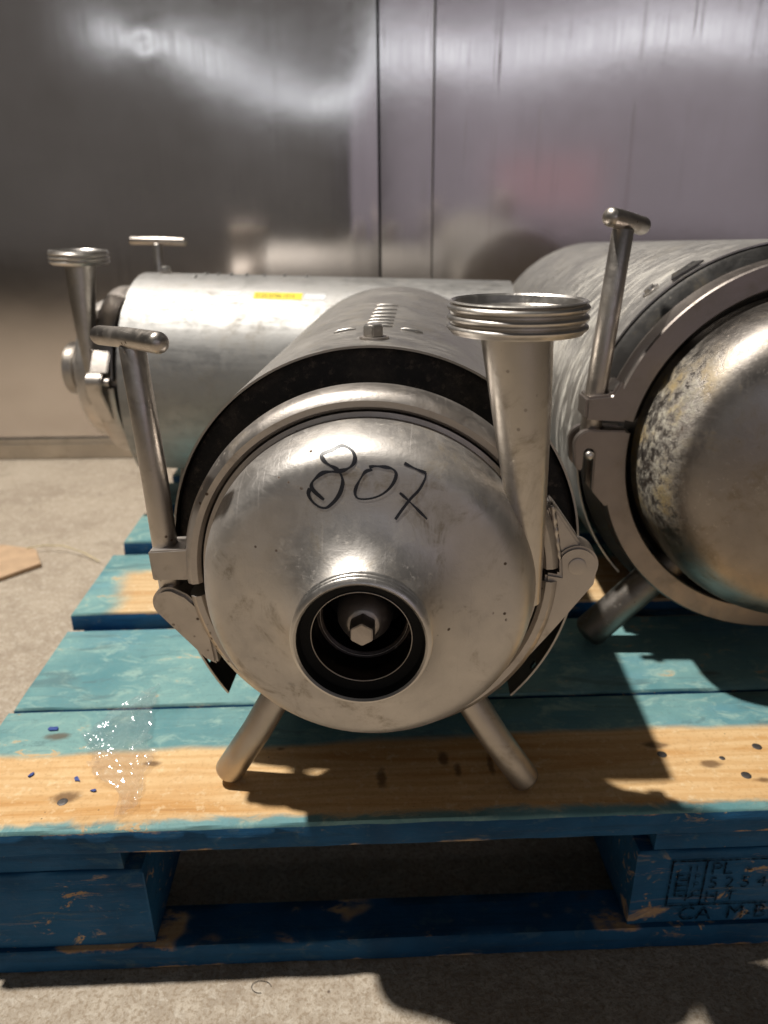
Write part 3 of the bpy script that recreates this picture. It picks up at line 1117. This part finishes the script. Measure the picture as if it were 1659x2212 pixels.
# yellow label strip and white tape on the rear pump's shroud
def sticker(name, parent, a_mid, t0, t1, width, rad, mat):
    n = 8
    vs, fs = [], []
    for i in range(n + 1):
        a = a_mid + width / rad * (i / n - .5)
        for t in (t0, t1):
            vs.append((rad * math.cos(a), t, rad * math.sin(a)))
    for i in range(n):
        fs.append((2 * i, 2 * i + 1, 2 * i + 3, 2 * i + 2))
    return mkmesh(name, vs, fs, mat, parent, 60)


LA = R(59)
sticker('yellow_label', rsh, LA, .262, .331, .0150, .1494, M_YEL)
rl = .1497
g_txt = text_mesh('label_text', '5125-0746-1014', .0105, M_YELINK, rsh, (0, 0, 0), (0, 0, 0))
for v in g_txt.data.vertices:      # wrap the print on to the curved sheet
    tx, ty = v.co.x, v.co.y
    aa = LA + (ty - .0038) / rl
    v.co = (rl * math.cos(aa), 0.2645 + tx * .80, rl * math.sin(aa))
sticker('white_tape', rsh, LA, .335, .364, .0120, .1494, M_WHITE)
sticker('white_tape', rsh, LA + .02, .215, .241, .0090, .1494, M_WHITE)


# ------------------------------------------------------------------ large pump on the right
def big_pump():
    A = .2092
    p = thing('centrifugal_pump', 'large stainless steel pump with flat band clamp and limescale crusted cover', 'pump',
              (.3779, .6914, PZ + .001), (R(-2.36), 0, R(-1.49)))
    prof = smooth_prof([(.0430, -.1620), (.0435, -.1540), (.0452, -.1475), (.0500, -.1420), (.0580, -.1380), (.0710, -.1350), (.0860, -.1322), (.1000, -.1290), (.1130, -.1245), (.1240, -.1180), (.1325, -.1095), (.1385, -.0990), (.1422, -.0870), (.1438, -.0740), (.1442, -.0560), (.1442, -.0300)])
    cover = lift(G().lathe(prof, 128).obj('front_cover', M_COVER_R, p, 60), A)
    G().lathe(ferrule_profile(.0500, .0455, -.176, -.160, 4) + [(.043, -.1605)], 80).obj('inlet_ferrule', M_FERR, cover, 40)
    G().lathe([(.0455, -.1745), (.044, -.170), (.0385, -.168), (.037, -.164), (.037, -.11), (.0, -.10)], 64).obj('inlet_bore', M_DARKBORE, cover, 40)
    hexhead(0, -.13, 0, .011, .012).obj('impeller_bolt', M_NUT, cover, 20, .0005)
    lift(G().lathe([(.1445, -.034), (.1475, -.026), (.1500, -.022), (.1500, .0), (.12, .004)], 96).obj('casing', M_RING_R, p, 40), A)
    # outlet on the far side
    op = lift(G().tube([(.142, -.04, -.01), (.138, -.042, .05), (.128, -.045, .13), (.118, -.046, .225)], [.010, .015, .021, .0265], 36, 0).obj('outlet_pipe', M_PIPE, p, 60), A)
    g = G().lathe(ferrule_profile(.0480, .0440, 0, .018, 3) + [(.030, .0185), (.026, .02), (.025, .012), (.036, .008), (.042, .005), (.044, .0012)], 80)
    for v in g.v:
        x, t, z = v
        v.x, v.y, v.z = .118 + x, -.046 + z, .243 - t
    g.obj('outlet_ferrule', M_FERR, op, 40)
    # flat band clamp
    cp = [(.1530, -.0500), (.1545, -.0520), (.1735, -.0520), (.1750, -.0505), (.1750, -.0240), (.1735, -.0225), (.1530, -.0225)]
    up = lift(G().lathe(cp, 90, R(4), R(168), True).obj('clamp_upper_half', M_CLAMP_R, p, 30), A)
    lo = lift(G().lathe(cp, 90, R(172), R(356), True).obj('clamp_lower_half', M_CLAMP_R, p, 30), A)
    prism([(-.1945, .0545), (-.1725, .0570), (-.1650, .0695), (-.1580, .0600), (-.1562, .0320), (-.1945, .0342)], -.0530, -.0190).obj('clamp_lug', M_CLAMP_R, up, 30, .0022)
    # hooked lower lug with a pin in its slot
    hook = [(-.1562, .0240)] + arcpts(-.1885, .0105, .0142, 90, 180, 10) + [(-.2005, -.0090), (-.1965, -.0140), (-.1935, -.0130), (-.1932, .0010)] + arcpts(-.1883, .0030, .0048, 170, 10, 8) + [(-.1836, -.0059), (-.1832, -.0328), (-.1690, -.0490), (-.1560, -.0350), (-.1560, 0)]
    prism(hook, -.0530, -.0440).obj('clamp_lug', M_CLAMP_R, lo, 30, .0012)
    prism(hook, -.0300, -.0210).obj('clamp_lug', M_CLAMP_R, lo, 30, .0012)
    G().tube([(-.1883, -.0555, .0015), (-.1883, -.0190, .0015)], .0042, 20, .5).obj('lug_pin', M_FERR, lo, 50)
    tb = lift(G().tube([(-.1860, -.037, .0050), (-.1812, -.037, .08), (-.1722, -.037, .1950)], [.0095, .0098, .0092], 32, .3).obj('tee_bolt', M_HANDLE, p, 50), A)
    G().tube([(-.1872, -.0530, .2045), (-.1718, -.037, .2025), (-.1500, -.0150, .1985)], .0078, 28, .7).obj('tee_bar', M_HANDLE, tb, 50)
    # flange ring and motor
    ring = lift(G().lathe([(.140, -.018), (.156, -.0165), (.1810, -.0065), (.1842, -.004), (.1842, .014), (.15, .016)], 120).obj('motor_flange', M_RING_R, p, 40), A)
    lift(G().lathe([(.150, .016), (.152, .03), (.152, .70), (.10, .735), (0, .735)], 64).obj('motor', M_CAST, p, 40), A)
    sh = lift(shroud_obj(shroud_sheet(.1872, -.002, .765, R(-48), R(226), .004, .006, {(118, 1)}), M_SHROUD_R, p), A)
    G().lathe([(.1855, .7590), (.1855, .7635), (.17, .770), (.08, .773), (0, .773)], 72).obj('shroud_end', M_SHROUD_R, sh, 40)
    a = R(131)
    g = G().lathe([(.0, 0), (.0085, 0), (.0085, .0015), (.0055, .0018), (.0048, .0045), (.0, .0052)], 24)
    o = g.obj('shroud_screw', M_FERR, sh, 40)
    o.location = (.1872 * math.cos(a), .027, .1872 * math.sin(a))
    o.rotation_euler = (R(90), R(90) - a, 0)
    o.rotation_mode = 'XYZ'
    q = Vector((0, 1, 0)).rotation_difference(Vector((math.cos(a), 0, math.sin(a))))
    o.rotation_mode = 'QUATERNION'
    o.rotation_quaternion = q
    # small bent tab at the front edge of the sheet
    a = R(122)
    e1 = Vector((math.cos(a), 0, math.sin(a)))
    e2 = Vector((-math.sin(a), 0, math.cos(a)))
    c = e1 * .1885
    tb2 = G().add([c - e2 * .016 + Vector((0, .0, 0)), c + e2 * .016 + Vector((0, .0, 0)), c + e2 * .010 + Vector((0, .014, 0)) + e1 * .001, c - e2 * .012 + Vector((0, .016, 0)) + e1 * .001,
                   c - e2 * .016 + e1 * .0014, c + e2 * .016 + e1 * .0014, c + e2 * .010 + Vector((0, .014, 0)) + e1 * .0024, c - e2 * .012 + Vector((0, .016, 0)) + e1 * .0024],
                  [(0, 1, 2, 3), (4, 5, 6, 7), (0, 1, 5, 4), (1, 2, 6, 5), (2, 3, 7, 6), (3, 0, 4, 7)])
    tb2.obj('shroud_tab', M_RING_R, sh, 30)
    for fx, tx in ((-.1640, -.075), (.164, .075)):
        for t in (-.0235, .62):
            G().tube([(tx, t, A - .10), (fx, t, .0135)], .0172, 32, .5).obj('leg', M_LEG_R, p, 50)
    return p


big_pump()

# ------------------------------------------------------------------ small litter
M_FLAKE = plain('blue_chip', (0.025, 0.06, 0.26), .6)
for k, (x, y, s, lab) in enumerate([(-.2944, .5399, .0115, 'largest dark blue paint flake lying on the teal board'), (-.2877, .4821, .0055, 'dark blue paint flake on the edge of the bare wood'),
                                    (-.2486, .4762, .0060, 'dark blue paint flake lying on bare wood by the film'), (-.2309, .4631, .0042, 'tiny dark blue paint sliver lying on bare wood')]):
    random.seed(k + 3)
    n = 7
    pts = [(s * (.30 + .45 * random.random()) * math.cos(2 * PI * i / n), s * (.12 + .30 * random.random()) * math.sin(2 * PI * i / n)) for i in range(n)]
    vs = [(a, b, .0002) for a, b in pts] + [(a, b, .0006 + .0008 * random.random()) for a, b in pts]
    fs = [tuple(range(n)), tuple(range(n, 2 * n))] + [(i, (i + 1) % n, n + (i + 1) % n, n + i) for i in range(n)]
    o = mkmesh('paint_flake', vs, fs, M_FLAKE, None, 0)
    o.location = (x, y, PZ + .0006)
    o.rotation_euler = (0, 0, k * 1.1)
    tag(o, lab, 'paint flake', 'blue paint flakes on the front board')


# crumpled scrap of clear film
def film_mat():
    q = NT('clear_film')
    tr = q.n('ShaderNodeBsdfTransparent')
    tr.inputs[0].default_value = (.99, .985, .99, 1)
    gl = q.n('ShaderNodeBsdfGlossy')
    gl.inputs['Roughness'].default_value = .11
    gl.inputs['Color'].default_value = (1, 1, 1, 1)
    df = q.n('ShaderNodeBsdfDiffuse')
    df.inputs['Color'].default_value = (.75, .76, .78, 1)
    m1 = q.n('ShaderNodeMixShader')
    m1.inputs[0].default_value = .13
    q.link(tr.outputs[0], m1.inputs[1])
    q.link(gl.outputs[0], m1.inputs[2])
    m2 = q.n('ShaderNodeMixShader')
    m2.inputs[0].default_value = .05
    q.link(m1.outputs[0], m2.inputs[1])
    q.link(df.outputs[0], m2.inputs[2])
    q.link(m2.outputs[0], q.out.inputs[0])
    return q.m


path = [(-.2180, .600, .010), (-.2240, .580, .022), (-.2290, .555, .040), (-.2310, .530, .056), (-.2230, .506, .050), (-.2140, .488, .040), (-.2040, .472, .020), (-.1965, .456, .012), (-.1930, .441, .014)]
NS, NW = 150, 44
vs, fs = [], []
random.seed(21)
for i in range(NS + 1):
    s = i / NS * (len(path) - 1)
    a = min(int(s), len(path) - 2)
    k = s - a
    cx, cy, wd = [path[a][j] + (path[a + 1][j] - path[a][j]) * k for j in range(3)]
    wd *= 1 + .35 * noise.noise(Vector((i * .14, 3.3, 0)))
    for j in range(NW + 1):
        u = j / NW - .5
        am = min(1, wd / .045)
        n1 = noise.noise(Vector((i * .037, u * 2.2, 1.3)))
        fold = .5 + .5 * math.sin(u * 15 + n1 * 5.0 + i * .03)
        w1 = 1 - abs(noise.noise(Vector((cx * 110, cy * 55, 2.0)) + Vector((u * 2, 0, 0)))) * 2.4
        w2 = 1 - abs(noise.noise(Vector((cx * 60 + u * 9, cy * 150, 5.0)))) * 2.4
        z = .0010 + (.0035 * fold + .0035 * max(0, w1) + .0012 * max(0, w2)) * (.35 + .65 * am)
        vs.append((cx + u * wd - u * u * .010 + n1 * .004, cy + n1 * .005 + u * .014, PZ + .0008 + z))
for i in range(NS):
    for j in range(NW):
        a, b, c, d = i * (NW + 1) + j, (i + 1) * (NW + 1) + j, (i + 1) * (NW + 1) + j + 1, i * (NW + 1) + j + 1
        fs += [(a, b, c), (a, c, d)] if (i + j) % 2 else [(a, b, d), (b, c, d)]
film = mkmesh('plastic_film', vs, fs, film_mat(), None, 80)
tag(film, 'crumpled scrap of clear plastic film lying on the front boards', 'plastic film')

# cardboard and a straw on the concrete
M_CARD = plain('cardboard', (0.50, 0.34, 0.21), .8, 0, .2, 200, .12)
card = [(-.90, 1.14), (-.70, 1.245), (-.628, 1.222), (-.594, 1.162), (-.66, 1.085), (-.86, 1.01)]
vs = [(x, y, .0015) for x, y in card] + [(x, y, .006 + .012 * max(0, (x + .75))) for x, y in card]
n = len(card)
fs = [tuple(range(n)), tuple(range(n, 2 * n))] + [(i, (i + 1) % n, n + (i + 1) % n, n + i) for i in range(n)]
tag(mkmesh('cardboard_sheet', vs, fs, M_CARD, None, 0), 'torn brown cardboard sheet lying flat on the concrete', 'cardboard')
M_STRAW = plain('pale_strap', (0.60, 0.50, 0.28), .5)
tag(G().tube([(-.645, 1.224, .008), (-.615, 1.228, .012), (-.5775, 1.2228, .013), (-.535, 1.202, .009), (-.498, 1.1754, .004)], .0011, 8, .5).obj('plastic_strand', M_STRAW, None, 60),
    'thin pale curved strand lying on the concrete beside the pallet', 'strand')
M_HAIR = plain('dark_thread', (0.03, 0.025, 0.02), .7)
tag(G().tube([(-.101 + .0085 * math.cos(k * .33) * (1 - .02 * k), .4045 + .0050 * math.sin(k * .33), .0009) for k in range(16)], .00022, 6, .5).obj('thread', M_HAIR, None, 60),
    'tiny dark curled thread on the concrete in front of the pallet', 'thread')
